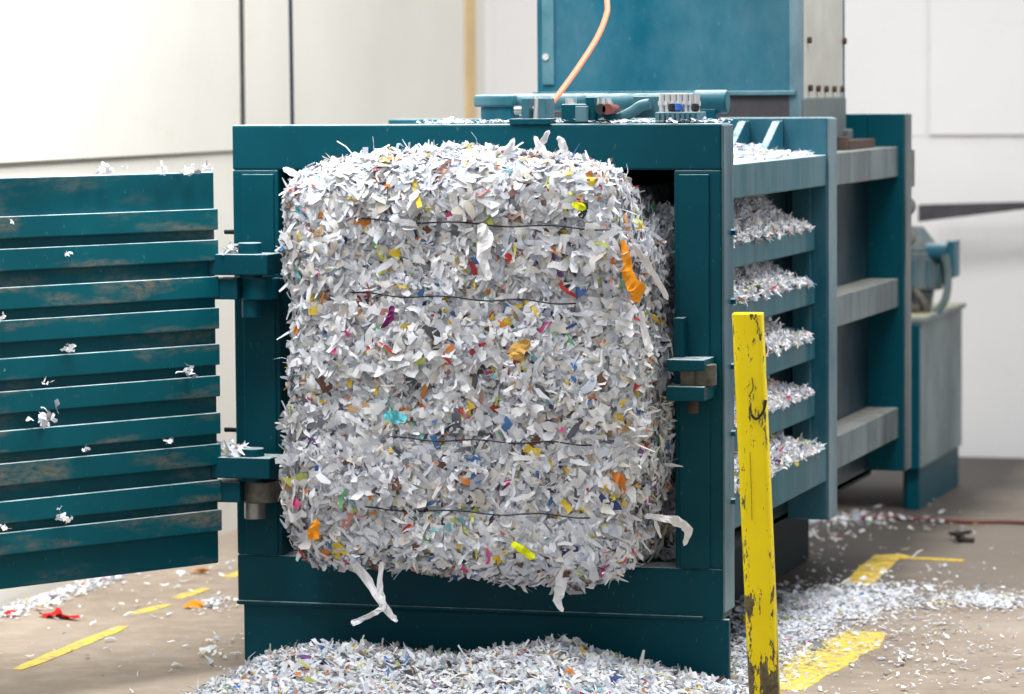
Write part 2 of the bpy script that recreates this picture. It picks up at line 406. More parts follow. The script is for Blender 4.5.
# hinges
def zy(py, Y=-.14, px=250): return float(hitY(px, py, Y)[2])
for i, (a0, a1, b0, b1, pt, pb) in enumerate(((254, 275, 278.5, 300, 243, 318), (457, 478, 482, 503, 449, 520))):
    f = MB().box(-.015, .165, -.165, -.04, zy(a1), zy(a0)); f.build('hinge_arm', M['teal'], door, .004)
    X = hitY(250, 300, -.12)[0]
    hb = MB().cyl((.115, -.09, zy(b1)), (.115, -.09, zy(b0)), .055, seg=28).build('hinge_knuckle', M['bronze'] if i else M['teal'], B, .003, True)
    MB().box(-.02, .068, -.15, -.03, zy(b1)+.001, zy(b0)-.001).build('hinge_leaf', M['teal'], hb, .003)
    f = MB().box(.02, .16, -.06, 0.0, zy(b1)+.005, zy(b0)-.005); f.build('hinge_mount', M['teal'], hb, .003)
    f = MB().cyl((X, -.115, zy(b0)), (X, -.115, zy(pt)), .034, seg=28); f.build('hinge_pin', M['teal'], door, .003, True)
    f = MB().cyl((X, -.10, zy(pb)), (X, -.10, zy(b1)), .031, seg=28); f.build('hinge_pin', M['steel'] if i else M['teal'], hb, .003, True)
    p = hitY(230, 232 if i == 0 else 430, .05); MB().cyl((p[0]-.02, .06, p[2]), (.01, .06, p[2]), .007, seg=10).build('grease_nipple', M['dark'], B)

# ---- latch on the right stile
p = lambda px, py, Y=-.05: hitY(px, py, Y)
f = MB().box(p(673, 318)[0], p(683, 318)[0], -.05, 0, p(673, 400)[2], p(673, 318)[2]); lt = f.build('latch_bar', M['teal'], B, .003)
for y0, y1 in ((360, 371), (387, 401)):
    a = p(666, y1, -.13); b = p(704, y0, -.13)
    MB().box(a[0], b[0], -.13, 0, a[2], b[2]).build('latch_lug', M['teal'], lt, .004)
a = p(686, 386, -.11); b = p(712, 365, -.11)
MB().cyl((b[0]-.03, -.075, a[2]), (b[0]-.03, -.075, b[2]), .034, seg=24).box(a[0]-.02, b[0]-.03, -.1, -.04, a[2], b[2]).build('latch_link', M['bronze'], lt, .003, True)
a = p(693, 392, -.08); MB().cyl((a[0], -.075, p(0, 399)[2]), (a[0], -.075, p(0, 357)[2]), .014, seg=16).build('latch_pin', M['rust'], lt, .002, True)

# ---- hydraulic gear on top of the front frame
def tb(x0, x1, y0, y1, Y0, Y1):   # box from its front face seen at depth Y0
    a = hitY(x0, y1, Y0); b = hitY(x1, y0, Y0); return (a[0], b[0], Y0, Y1, max(a[2], H-.001) if y1 > 117 else a[2], b[2])
lk = MB().box(*tb(509, 550, 118.5, 126, -.008, .06)).build('door_catch', M['teal'], B, .003)
for x0, x1 in ((521, 529), (538, 546)):
    MB().box(*tb(x0, x1, 98, 120, .0, .09)).build('catch_cheek', M['dusty_pipe'], lk, .003)
f = MB(); a = hitY(532, 110, .04); f.cyl((a[0]-.05, .04, a[2]), (a[0]+.05, .04, a[2]), .012); f.build('catch_pin', M['steel'], lk, 0, True)
a = hitY(534, 118, .0); MB().cyl((a[0], .02, H), (a[0]+.008, .02, a[2]+.06), .011).build('catch_bolt', M['silver'], lk, 0, True)
vb = MB().box(*tb(561, 586, 104, 123.5, .02, .11)).build('valve_box', M['teal'], B, .004)
MB().box(*tb(575, 587, 106, 122, .012, .1)).build('valve_cover', M['dusty_pipe'], vb, .003)
a = hitY(571, 103, .06); MB().cyl((a[0], .06, a[2]-.006), (a[0], .06, a[2]+.014), .016).build('valve_knob', M['silver'], vb, 0, True)
mf = MB().box(*tb(585, 594, 97, 123, .03, .13)).box(*tb(592, 612, 109, 123, .05, .14)).build('manifold', M['teal'], B, .003)
for x in (597, 603, 609):
    a = hitY(x, 110, .07); MB().cyl((a[0], .07, a[2]-.01), (a[0], .07, a[2]+.034), .010, .007, 12).cyl((a[0], .07, a[2]+.012), (a[0], .07, a[2]+.022), .013, seg=6).build('fitting', M['silver'], mf, 0, True)
for x, m_ in ((606, 'black'), (613, 'valve_red')):
    a = hitY(x, 109, .06); MB().cyl((a[0], .0, a[2]), (a[0], .09, a[2]), .015, .012).build('valve_coil', M[m_], mf, 0, True)
# curved hose from manifold to block
P = [hitY(x, y, .1) for x, y in ((598, 118), (618, 118), (632, 112), (641, 106), (650, 104))]
MB().tube(P, .016, 12).build('hydraulic_pipe', M['dusty_pipe'], B, 0, True)
bk = MB().box(*tb(655, 697, 112, 123.5, .03, .14)).box(*tb(633, 664, 96, 118, .12, .19)).build('connector_block', M['dusty_pipe'], B, .003)
for k, x in enumerate((661, 667, 673, 679, 685, 691, 696)):
    a = hitY(x, 112, .06); mm = ['silver', 'silver', 'black', 'blue', 'silver', 'silver', 'black'][k]
    MB().cyl((a[0], .07, a[2]-.004), (a[0], .07, a[2]+.05), .0085, seg=14).cyl((a[0], .07, a[2]+.018), (a[0], .07, a[2]+.03), .0115, seg=6).build('fitting', M['silver'], bk, 0, True)
    if mm != 'silver' : MB().cyl((a[0], .05, a[2]+.012), (a[0], .055, a[2]+.012), .012, seg=14).cyl((a[0], .05, a[2]+.005), (a[0], .05, a[2]+.022), .010, seg=14).build('cap', M[mm], bk, 0, True)
for k, x in enumerate(range(658, 698, 5)):
    a = hitY(x, 118, .028); MB().box(a[0]-.004, a[0]+.004, .024, .03, a[2]-.012, a[2]+.012).build('cooling_fin', M['edge'], bk)
# big cylinder lying across behind
Yc = .42
a = hitY(478, 103, Yc); b = hitY(519, 103, Yc); zc = a[2]
cy = MB().cyl((b[0]-.02, Yc, zc+.0), (hitY(722, 103, Yc)[0], Yc, zc), .026, seg=24).build('hydraulic_cylinder', M['dusty_pipe'], B, .003, True)
MB().box(a[0], b[0], Yc-.05, Yc+.05, zc-.012, zc+.024).cyl((a[0]+.03, Yc, zc-.03), (b[0]-.02, Yc, zc-.03), .035).build('cylinder_head', M['dusty_pipe'], cy, .008, True)
MB().box(a[0]+.02, b[0]-.01, Yc-.04, Yc+.04, 1.463, zc-.01).build('cylinder_mount', M['hopper'], cy, .004)
e = hitY(728, 103, Yc)[0]; MB().cyl((e-.1, Yc, zc), (e, Yc, zc), .034, seg=24).build('cylinder_cap', M['dusty_pipe'], cy, .006, True)
MB().box(e-.09, e-.03, Yc-.03, Yc+.03, 1.463, zc-.02).build('cylinder_mount', M['hopper'], cy, .004)
MB().box(.3, 1.2, .14, .3, 1.463, 1.55).build('top_channel', M['side'], B, .004)

# ------------------------------------------------------------------ feed hopper
YH = 1.70; XH = 1.30
x0 = hitY(537, 50, YH)[0]; zl = hitY(700, 93, YH)[2]
Hp = empty('feed_hopper', ((x0+XH)/2, 2.05, 1.463), 'tall blue-teal feed hopper rising from the top of the baler', 'hopper')
MB().box(x0, XH-.03, YH, YH+.03, zl, 2.6).build('front_panel', M['hopper'], Hp, .003)
MB().box(x0+.02, x0+.06, YH-.012, YH, zl+.03, 2.6).build('stiffener', M['dusty_pipe'], Hp, .002)
MB().box(x0-.01, XH-.01, YH-.02, YH+.0, zl-.008, zl+.006).build('ledge', M['dusty_pipe'], Hp, .002)
MB().box(x0+.02, XH-.02, YH, YH+.05, 1.565, zl-.008).build('cross_beam', M['brown_bar'], Hp, .003)
MB().box(x0+.02, XH-.01, YH+.02, 2.44, 1.463, 1.566).build('base_box', M['grey_box'], Hp, .004)
MB().box(XH-.031, XH, YH-.002, YH+.082, 1.463, 2.6).build('corner_post', M['edge'], Hp, .003)
MB().box(x0, x0+.03, YH+.03, 2.45, 1.463, 2.6).box(x0, XH, 2.42, 2.45, 1.463, 2.6).build('rear_panel', M['hopper'], Hp)
zp = hitX(825, 98, XH)[2]
MB().box(XH-.02, XH-.001, YH+.08, 2.45, zp, 2.6).build('side_plate', M['grey_plate'], Hp, .002)
MB().box(XH-.02, XH+.003, YH+.05, 2.46, 1.463, zp).build('side_skirt', M['grey_box'], Hp, .004)
MB().box(XH-.02, XH+.025, 2.40, 2.47, 1.463, 1.53).build('foot', M['grey_box'], Hp, .006)
for x, y in ((808, 40), (843, 41), (809, 88), (817, 88.5), (825, 89), (833, 89), (841, 89)):
    q = hitX(x, y, XH); MB().cyl((XH-.003, q[1], q[2]), (XH+.012, q[1], q[2]), .011, seg=6).build('bolt', M['rust'], Hp)
q = hitY(547, 57, YH); MB().cyl((q[0], YH-.02, q[2]), (q[0], YH-.005, q[2]), .012, seg=6).build('bolt', M['silver'], Hp)

# orange hose falling from above to the gear
P = [(hitY(600, -60, .9)[0], .95, 3.4)]+[hitY(x, y, Y) for x, y, Y in ((600, -60, .9), (607, 0, .75), (606, 16, .7), (597, 38, .55), (580, 65, .4), (562, 90, .25), (549, 106, .15))]
o = MB().tube(P, .0085, 10).build('air_hose', M['orange_hose'], None, 0, True, origin=tuple(P[-1]))
tag(o, 'thin orange air hose hanging down in front of the teal hopper', 'hose')
P = [(-.35, 2.6, 4.2), (-.352, 2.6, 3.0), (-.35, 2.6, 2.0)]
xx = hitY(291, 60, 2.6)[0]
P = [(xx+.002, 2.6, 3.4), (xx, 2.6, 2.3), (xx+.002, 2.6, 1.6), (xx+.004, 2.6, 1.0)]
P[-1] = (xx+.01, 2.6, .0)
o = MB().tube(P, .0075, 10).build('power_cable', M['cable'], None, 0, True, origin=P[-1]); tag(o, 'dark blue cable running straight down in front of the left wall', 'cable')

# ------------------------------------------------------------------ hydraulic power unit on the floor
PX = 1.225
y0 = hitX(921, 400, PX)[1]; y1 = hitX(962, 400, PX)[1]
zt = hitX(962, 307, PX)[2]; zb = hitX(921, 469, PX)[2]
PU = empty('hydraulic_power_unit', (PX-.3, (y0+y1)/2, 0), 'grey-teal hydraulic tank with motor on top, behind the rear frame of the baler', 'power unit')
xl = hitY(906, 400, y0)[0]
MB().box(PX-.6, PX, y0, y1, zb, zt).build('tank', M['tank'], PU, .006)
MB().box(PX-.62, PX+.015, y0-.012, y1+.012, zt-.004, zt+.018).build('tank_lid', M['tank'], PU, .004)
MB().box(PX-.58, PX-.004, y0-.012, y0, zb, zt-.01).build('tank_end', M['teal'], PU, .002)
for xx_, yy_ in ((PX-.08, y0+.05), (PX-.08, y1-.14), (PX-.56, y0+.05), (PX-.56, y1-.14)):
    MB().box(xx_, xx_+.06, yy_, yy_+.12, 0, zb+.002).build('leg', M['teal'], PU, .003)
MB().box(PX-.06, PX-.01, y0+.02, y1-.02, .0, zb+.002).build('skirt', M['teal'], PU, .003)
ym = (y0+y1)/2
cx = hitY(925, 250, ym)[0]; cz = hitY(925, 258, ym)[2]
mt = MB().cyl((cx-.05, ym, zt+.10), (cx-.05, ym, cz+.03), .125, .12, 28).cyl((cx-.05, ym, cz+.03), (cx-.05, ym, cz+.13), .12, .04, 28).cyl((cx-.05, ym, zt+.018), (cx-.05, ym, zt+.1), .075, .09, 24).build('motor', M['rear'], PU, .01, True)
for k in range(14):
    a_ = k*2*math.pi/14
    MB().box(.11, .135, -.005, .005, zt+.12, cz+.0, Matrix.Translation((cx-.05, ym, 0)) @ Matrix.Rotation(a_, 4, 'Z')).build('cooling_fin', M['dusty_pipe'], mt)
a = hitY(941, 262, ym-.05); b = hitY(957, 243, ym-.05)
MB().cyl((cx-.02, ym-.05, (a[2]+b[2])/2), (b[0]-.03, ym-.05, (a[2]+b[2])/2), .04, seg=20).box(b[0]-.03, b[0], ym-.12, ym+.02, hitY(950, 277, ym-.05)[2], hitY(950, 240, ym-.05)[2]).build('terminal_box', M['hopper'], mt, .006, True)
P = [hitY(x, y, ym-.16) for x, y in ((945, 255), (948, 275), (946, 297), (937, 311), (924, 317), (914, 318))]
MB().tube(P, .016, 12).build('hose', M['tank'], PU, 0, True)
P = [hitY(x, y, ym-.2) for x, y in ((914, 290), (922, 300), (926, 312), (918, 318))]
MB().tube(P, .018, 12).build('hose', M['bronze'], PU, 0, True)
MB().box(PX-.3, PX-.05, ym-.25, ym-.1, zt+.018, zt+.05).build('filter_housing', M['bronze'], PU, .006)

# dark tapered arm on the back wall, red cable, debris
a = hitY(918, 205, 6.12); b = hitY(918, 222, 6.12); c = hitY(1060, 201, 6.12); d = hitY(1060, 205, 6.12)
o = MB().prism([tuple(a), tuple(b), tuple(d), tuple(c)], (0, .07, 0)).box(c[0]-.06, c[0], 6.18, YB-.022, d[2]-.01, c[2]+.01).build('wall_bar', M['brown_bar'], None, .004, origin=tuple(b))
tag(o, 'dark tapered bar standing off the white back wall', 'bar')
P = [hitZ(x, y, .008) for x, y in ((850, 519), (880, 517), (920, 519), (970, 522), (1010, 522), (1060, 526))]
o = MB().tube(P, .007, 8).build('red_cable', M['valve_red'], None, 0, True, origin=tuple(P[0])); tag(o, 'thin red cable lying across the floor beyond the baler', 'cable')

# ------------------------------------------------------------------ yellow post
YP = -.34
tc = hitY(747.8, 313, YP); bc = hitY(764.8, 694, YP)
dirv = (tc-bc)/(tc[2]-bc[2]); base = bc - dirv*bc[2]
hw = .0405
PO = empty('bollard', tuple(base), 'yellow leaning steel post with chipped paint beside the baler', 'post')
sec = []
for cxs, cys, a0 in ((1, 1, 0), (-1, 1, 90), (-1, -1, 180), (1, -1, 270)):
    for k in range(5):
        an = math.radians(a0+k*22.5); sec.append((cxs*(hw-.014)+.014*math.cos(an), cys*(hw-.014)+.014*math.sin(an)))
bm_ = MB(); ra = math.radians(8); rings = []
for k in range(13):
    zz = tc[2]*k/12; cc = base+dirv*zz
    rings.append([bm_.bm.verts.new((cc[0]+x*math.cos(ra)-y*math.sin(ra), cc[1]+x*math.sin(ra)+y*math.cos(ra), zz)) for x, y in sec])
for A, Bq in zip(rings[:-1], rings[1:]):
    for j in range(len(sec)): bm_.bm.faces.new((A[j], A[(j+1) % 20], Bq[(j+1) % 20], Bq[j]))
bm_.bm.faces.new(rings[0][::-1]); bm_.bm.faces.new(rings[-1])
pt_ = bm_.build('post_tube', M['yellow'], PO, .002, True)
ysc = YP-hw-.0016
for pix, wv in (([(751, 414), (756, 419), (763, 412), (766, 400)], [3, 5, 3, 1]), ([(752, 378), (753, 388), (750, 394)], [2, 2, 2]), ([(757, 302+20), (758, 328), (757, 334)], [1, 2, 1]),
                ([(750, 452), (751, 480), (752, 520)], [.8, 1, .8])):
    cpts = []
    for (x_, y_) in pix:
        c0_ = base+dirv*hitY(x_, y_, YP)[2]; cpts.append(hitY(x_, y_, c0_[1]-hw-.004))
    MB().tube(cpts, .0007*max(wv), 6).build('scuff_mark', M['dirt'], PO)
q = hitY(766, 350, YP+.03); MB().cyl((q[0]-.03, YP+.045, q[2]), (q[0]-.03, YP+.06, q[2]), .028, seg=24).build('round_cap', M['black'], PO, .002, True)

# ------------------------------------------------------------------ shredded paper
def pn(P, s, seed=0):
    """smooth pseudo noise, about -1..1"""
    r = np.random.default_rng(seed); out = 0
    for k in range(7):
        d = r.normal(size=3); d /= np.linalg.norm(d); out = out+np.sin(P @ d*s*(.7+.25*k)+r.uniform(0, 6.28))
    return out/3.2
def shred_mesh(name, P, N, L, Wd, tilt, mat, parent=None, curl=.5, lift=.3, tdir=None, origin=None, seed=1, flat=False):
    r = np.random.default_rng(seed); n = len(P)
    P = np.asarray(P, float); N = N/np.linalg.norm(N, axis=1, keepdims=True)
    T = r.normal(size=(n, 3)) if tdir is None else r.normal(size=(n, 3))*.6+tdir
    T -= N*np.sum(T*N, axis=1, keepdims=True); T /= np.linalg.norm(T, axis=1, keepdims=True)
    Bv = np.cross(N, T)
    # tilt out of the surface about B, roll about T
    a = r.normal(0, tilt, n)[:, None]; T2 = T*np.cos(a)+N*np.sin(a); N2 = -T*np.sin(a)+N*np.cos(a)
    b = r.normal(0, tilt, n)[:, None]; B2 = Bv*np.cos(b)+N2*np.sin(b); N3 = -Bv*np.sin(b)+N2*np.cos(b)
    S = 5; st = np.linspace(-.5, .5, S); cu = r.normal(0, curl, n); tw = r.normal(0, curl*1.1, n); ph = r.uniform(-1, 1, n); sk = r.normal(0, .18, (n, S))
    V = np.zeros((n, S, 2, 3))
    prof = r.uniform(.4, 1.2, (n, S, 2)); prof[:, 0] *= r.uniform(.1, 1, n)[:, None]; prof[:, -1] *= r.uniform(.1, 1, n)[:, None]
    thin = r.uniform(size=n) < .28; Wd = np.where(thin, Wd*.5, Wd); L = np.where(thin, L*1.35, L)
    for i, s in enumerate(st):
        c = P+T2*(s*L)[:, None]+N3*(cu*(s*s-.1)*L+ph*np.sin(s*6)*L*.1*curl)[:, None]+B2*(sk[:, i]*Wd)[:, None]
        tb_ = (tw*s)[:, None]; bb = B2*np.cos(tb_)+N3*np.sin(tb_)
        for j, sg in enumerate((-1, 1)):
            V[:, i, j] = c+bb*(sg*.5*Wd*prof[:, i, j])[:, None]
    V = V+(N*(lift*L)[:, None])[:, None, None, :]
    if flat: V[..., 2] = np.maximum(V[..., 2], .003)
    org = np.array(origin) if origin is not None else np.zeros(3)
    if parent is not None:
        w = Vector(parent.location); p = parent.parent
        while p: w = w+Vector(p.location); p = p.parent
        org = np.array(w)
    V = V.reshape(-1, 3)-org
    me = bpy.data.meshes.new(name); nv = n*S*2; nf = n*(S-1)
    base_i = (np.arange(n)*S*2)[:, None]; q = []
    for i in range(S-1): q.append(np.stack([base_i[:, 0]+2*i, base_i[:, 0]+2*i+1, base_i[:, 0]+2*i+3, base_i[:, 0]+2*i+2], 1))
    F = np.concatenate(q, 1).reshape(-1)
    me.vertices.add(nv); me.vertices.foreach_set('co', V.astype(np.float32).ravel())
    me.loops.add(nf*4); me.loops.foreach_set('vertex_index', F.astype(np.int32))
    me.polygons.add(nf); me.polygons.foreach_set('loop_start', np.arange(nf, dtype=np.int32)*4)
    me.update(calc_edges=True); me.validate(); me.materials.append(mat)
    o = bpy.data.objects.new(name, me); COL.objects.link(o)
    if parent is not None: o.parent = parent
    elif origin is not None: o.location = origin
    return o
def core_mesh(name, verts, faces, mat, parent=None, origin=None, smooth=True):
    org = np.array(origin) if origin is not None else np.zeros(3)
    if parent is not None: org = np.array(parent.location)
    me = bpy.data.meshes.new(name); me.from_pydata([tuple(v-org) for v in verts], [], faces); me.update(); me.materials.append(mat)
    o = bpy.data.objects.new(name, me); COL.objects.link(o)
    if parent is not None: o.parent = parent
    elif origin is not None: o.location = origin
    for f_ in me.polygons: f_.use_smooth = smooth
    return o

# --- the bale: rounded block squeezed by its wires
LO = np.array([.256, -.265, .325]); HI = np.array([1.243, .9, 1.458]); RAD = .085
WZ = [hitY(480, y, -.27)[2] for y in (221, 297, 440, 512)]
def bale_surf(Q):
    """Q on the box surface -> displaced point, normal"""
    inner = np.clip(Q, LO+RAD, HI-RAD); d = Q-inner; n = d/np.linalg.norm(d, axis=1, keepdims=True)
    P = inner+n*RAD
    z = P[:, 2]
    pinch = np.zeros(len(P))
    for wz in WZ: pinch += np.exp(-((z-wz)/.018)**2)*.014
    front = np.clip(-n[:, 1], 0, 1)
    bul = .018*pn(P, 9, 3)+.010*pn(P, 26, 4)+.006*pn(P, 60, 5)
    top = np.clip((z-1.27)/.2, 0, 1)
    bul = bul-pinch+top*.022+front*.012*np.cos((P[:, 0]-.72)*2.2)
    # the right flank leans in toward the bottom, left flank nearly straight
    P = P+n*bul[:, None]
    x = P[:, 0]; rightness = np.clip((x-.6)/.6, 0, 1); leftness = np.clip((.7-x)/.5, 0, 1)
    zz = P[:, 2]
    P[:, 0] += rightness*(.045*np.exp(-((zz-.78)/.28)**2)-.05*np.clip((.5-zz)/.2, 0, 1)+(-.0)*top)
    P[:, 2] -= (1-rightness*.2)*np.clip((.5-zz)/.2, 0, 1)*.03*np.sin(x*7)
    P[:, 0] -= rightness*.055*np.clip((zz-1.24)/.12, 0, 1)
    P[:, 2] += rightness*np.clip((.5-zz)/.2, 0, 1)*.035
    P[:, 2] -= leftness**2*np.clip((zz-1.2)/.3, 0, 1)*.05
    P[:, 2] += leftness**1.5*np.clip((.5-zz)/.2, 0, 1)*.085
    return P, n
def sample_box(n, r):
    d = HI-LO; D = d.copy(); D[1] = d[1]
    areas = {'f': d[0]*d[2], 'l': .45*d[2], 'r': .45*d[2]*1.0, 't': d[0]*.4, 'b': d[0]*.35}
    k = list(areas); pr = np.array([areas[x] for x in k]); pr /= pr.sum()
    c = r.choice(len(k), n, p=pr); Q = LO+r.uniform(size=(n, 3))*d
    yy = LO[1]+r.uniform(size=n)*.42
    for i, kk in enumerate(k):
        m = c == i
        if kk == 'f': Q[m, 1] = LO[1]
        else: Q[m, 1] = yy[m]
        if kk == 'l': Q[m, 0] = LO[0]
        if kk == 'r': Q[m, 0] = HI[0]
        if kk == 't': Q[m, 2] = HI[2]
        if kk == 'b': Q[m, 2] = LO[2]
    return Q
BL = empty('paper_bale', (.73, -.1, .337), 'huge square bale of shredded white paper bulging out of the baler mouth', 'bale')
# core
G = 40; vs_, fs_ = [], []
def grid(face):
    ax = {'f': (0, 2), 'l': (1, 2), 'r': (1, 2), 't': (0, 1), 'b': (0, 1)}[face]
    off = len(vs_); Q = np.zeros(((G+1)**2, 3))
    u, v = np.meshgrid(np.linspace(0, 1, G+1), np.linspace(0, 1, G+1), indexing='ij'); u = u.ravel(); v = v.ravel()
    Q[:, ax[0]] = LO[ax[0]]+u*(HI-LO)[ax[0]]; Q[:, ax[1]] = LO[ax[1]]+v*(HI-LO)[ax[1]]
    rem = ({0, 1, 2}-set(ax)).pop(); Q[:, rem] = (LO if face in 'flb' else HI)[rem]
    P, n = bale_surf(Q); P = P-n*.012
    # behind the mouth the block is held inside the chamber
    ins = P[:, 1] > .0
    P[ins, 0] = np.clip(P[ins, 0], .15, 1.295); P[ins, 2] = np.clip(P[ins, 2], .345, 1.40)
    vs_.extend(P)
    for i in range(G):
        for j in range(G): a = off+i*(G+1)+j; fs_.append((a, a+1, a+G+2, a+G+1))
for fc in 'flrtb': grid(fc)
core_mesh('packed_core', vs_, fs_, M['core'], BL)
r = np.random.default_rng(5)
def lens(n, r, a=.019, s=.42, lo=.008, hi=.075): return np.clip(np.exp(r.normal(math.log(a), s, n)), lo, hi)
def put_bale(n, tilt, a, s, lift, seed, wr=(.3, .8), drop=None):
    r = np.random.default_rng(seed); Q = sample_box(n, r); P, N = bale_surf(Q)
    keep = ~((P[:, 1] > .0) & ((P[:, 2] > 1.36) | (P[:, 2] < .36)))
    P = P[keep]; N = N[keep]; n = len(P); L = lens(n, r, a, s); Wd = np.clip(L*r.uniform(*wr, n), .005, .030)
    P = P+r.normal(0, .005, P.shape)
    return shred_mesh('shredded_paper', P, N, L, Wd, tilt, M['paper'], BL, curl=.55, lift=lift, seed=seed)
o = put_bale(22000, .23, .031, .5, .02, 21, (.35, .9)); tag(o, kind='stuff')
o = put_bale(5200, .28, .042, .4, .07, 22, (.25, .7)); tag(o, kind='stuff')
# ragged long strips at the edges
r = np.random.default_rng(31); Q = sample_box(26000, r); P, N = bale_surf(Q)
edge = ((N[:, 0] > .45) | (N[:, 0] < -.45) | (N[:, 2] > .45) | (N[:, 2] < -.4)) & (P[:, 1] < .0)
P = P[edge][:1100]; N = N[edge][:1100]; n = len(P)
o = shred_mesh('shredded_paper', P, N, lens(n, r, .042, .3, hi=.085), r.uniform(.009, .02, n), .6, M['paper'], BL, curl=.7, lift=.2, seed=33); tag(o, kind='stuff')

# wires
for wz, (xa, ya, xb2, yb2) in zip(WZ, ((345, 219, 612, 229), (348, 293, 574, 303), (385, 438, 600, 444), (345, 507, 600, 517))):
    P = []
    a = hitY(xa, ya, -.285); b = hitY(xb2, yb2, -.285)
    for k in range(15):
        u = k/14; p_ = a+(b-a)*u; P.append((p_[0], -.292+.006*math.sin(k*1.9)-.004*math.cos((p_[0]-.72)*2), p_[2]+.004*math.sin(k*1.3)))
    P[0] = (P[0][0], -.265, P[0][2]); P[-1] = (P[-1][0], -.265, P[-1][2])
    MB().tube(P, .0022, 6).build('baling_wire', M['wire'], BL, 0, True)

# distinct scraps: ribbon through given points
def ribbon(name, pts, widths, mat, parent=None, label=None, cat=None, group=None, nrm=(0.25, -1, .1)):
    C0 = [Vector(p_) for p_ in pts]; nrm = Vector(nrm).normalized(); bm = bmesh.new(); rows = []; P = []; Wd = []
    for i in range(len(C0)-1):
        p0 = C0[max(i-1, 0)]; p1 = C0[i]; p2 = C0[i+1]; p3 = C0[min(i+2, len(C0)-1)]
        for k in range(4):
            u = k/4; P.append(.5*((2*p1)+(-p0+p2)*u+(2*p0-5*p1+4*p2-p3)*u*u+(-p0+3*p1-3*p2+p3)*u**3)); Wd.append(widths[i]*(1-u)+widths[i+1]*u)
    P.append(C0[-1]); Wd.append(widths[-1]*.25); Wd[0] *= .6; ph = random.uniform(0, 6)
    for i, p_ in enumerate(P):
        d = (P[min(i+1, len(P)-1)]-P[max(i-1, 0)]).normalized(); s = d.cross(nrm).normalized(); w = Wd[i]/2
        a = .45*math.sin(i*.8+ph); s2 = s*math.cos(a)+nrm*math.sin(a); row = []
        for q_ in (-1, -.35, .35, 1):
            jit = random.uniform(.72, 1.12) if abs(q_) == 1 else 1
            row.append(bm.verts.new(p_+s2*(w*q_*jit)+nrm*(w*random.uniform(-.3, .3))))
        rows.append(row)
    for A, Bq in zip(rows[:-1], rows[1:]):
        for j in range(3): bm.faces.new((A[j], A[j+1], Bq[j+1], Bq[j]))
    me = bpy.data.meshes.new(name); bm.to_mesh(me); bm.free(); me.materials.append(mat)
    o = bpy.data.objects.new(name, me); COL.objects.link(o)
    sol = o.modifiers.new('thickness', 'SOLIDIFY'); sol.thickness = .0008
    if parent is not None:
        o.parent = parent; me.transform(Matrix.Translation(-Vector(parent.location)))
    else:
        me.transform(Matrix.Translation(-P[0])); o.location = P[0]
    return tag(o, label, cat, group)
def rb(pix, Y, widths, mat, label, parent=BL, name='paper_scrap', **k):
    ribbon(name, [hitY(x, y, Y if not isinstance(Y, list) else Y[i]) for i, (x, y) in enumerate(pix)], [w*.00275 for w in widths], mat, parent, label, **k)
rb([(622, 240), (627, 258), (629, 275), (637, 290), (634, 302)], [-.25, -.26, -.265, -.265, -.26], [5, 10, 13, 19, 10], M['orange_paper'], 'long orange card scrap')
rb([(384, 414), (395, 417), (407, 418)], -.325, [5, 15, 6], M['teal_paper'], 'turquoise paper scrap')
rb([(515, 360), (519, 350), (530, 341)], -.325, [16, 18, 8], M['tan_paper'], 'tan card scrap')
rb([(512, 543), (522, 550), (535, 558)], -.325, [6, 9, 7], M['lime_paper'], 'lime scrap')
rb([(392, 306), (390, 318), (381, 328)], -.325, [6, 9, 4], M['purple_paper'], 'purple scrap')
rb([(313, 540), (314, 530), (318, 520)], -.31, [14, 12, 6], M['orange_paper'], 'orange scrap')
rb([(572, 204), (586, 208)], -.325, [7, 9], M['lime_paper'], 'yellow scrap')
rb([(480, 224), (486, 240), (483, 258), (490, 280)], -.31, [10, 18, 14, 5], M['white_paper'], 'large white sheet scrap')
rb([(352, 560), (368, 582), (382, 604), (376, 612), (360, 620), (351, 623)], [-.27, -.27, -.285, -.285, -.285, -.285], [12, 10, 8, 6, 6, 8], M['white_paper'], 'torn strip hanging from the bottom', name='hanging_strip')
rb([(382, 562), (380, 586), (384, 606), (394, 618), (397, 622)], [-.27, -.27, -.28, -.28, -.28], [6, 7, 9, 6, 4], M['white_paper'], 'torn strip hanging from the bottom', name='hanging_strip')
rb([(568, 562), (561, 586), (558, 600), (563, 612)], [-.27, -.26, -.26, -.26], [14, 14, 10, 3], M['white_paper'], 'torn strip hanging from the bottom', name='hanging_strip')
rb([(645, 516), (660, 518), (676, 521), (688, 530), (684, 546)], [-.2, -.18, -.15, -.12, -.11], [5, 7, 12, 10, 3], M['white_paper'], 'curled strip reaching past the right edge', name='hanging_strip')
rb([(655, 521), (658, 530), (661, 538)], -.16, [5, 4, 2], M['white_paper'], 'torn strip', name='hanging_strip')
rb([(305, 180), (295, 174), (283, 168)], -.2, [5, 8, 6], M['white_paper'], 'white scrap pointing left')
rb([(534, 152), (544, 140), (549, 130)], -.2, [5, 8, 3], M['white_paper'], 'upright white scrap')
rb([(548, 160), (541, 148), (534, 136)], -.22, [8, 9, 4], M['white_paper'], 'upright white scrap')
rb([(565, 158), (563, 146), (558, 136)], -.2, [8, 9, 5], M['white_paper'], 'upright white scrap')
rb([(500, 165), (508, 152), (514, 138)], -.22, [9, 10, 4], M['white_paper'], 'upright white scrap')
rb([(632, 245), (646, 262), (657, 280), (668, 300)], [-.24, -.21, -.17, -.15], [5, 8, 7, 5], M['white_paper'], 'slanting white strip at right edge')
rb([(640, 312), (648, 345), (652, 352)], -.23, [5, 9, 4], M['white_paper'], 'white strip at right edge')

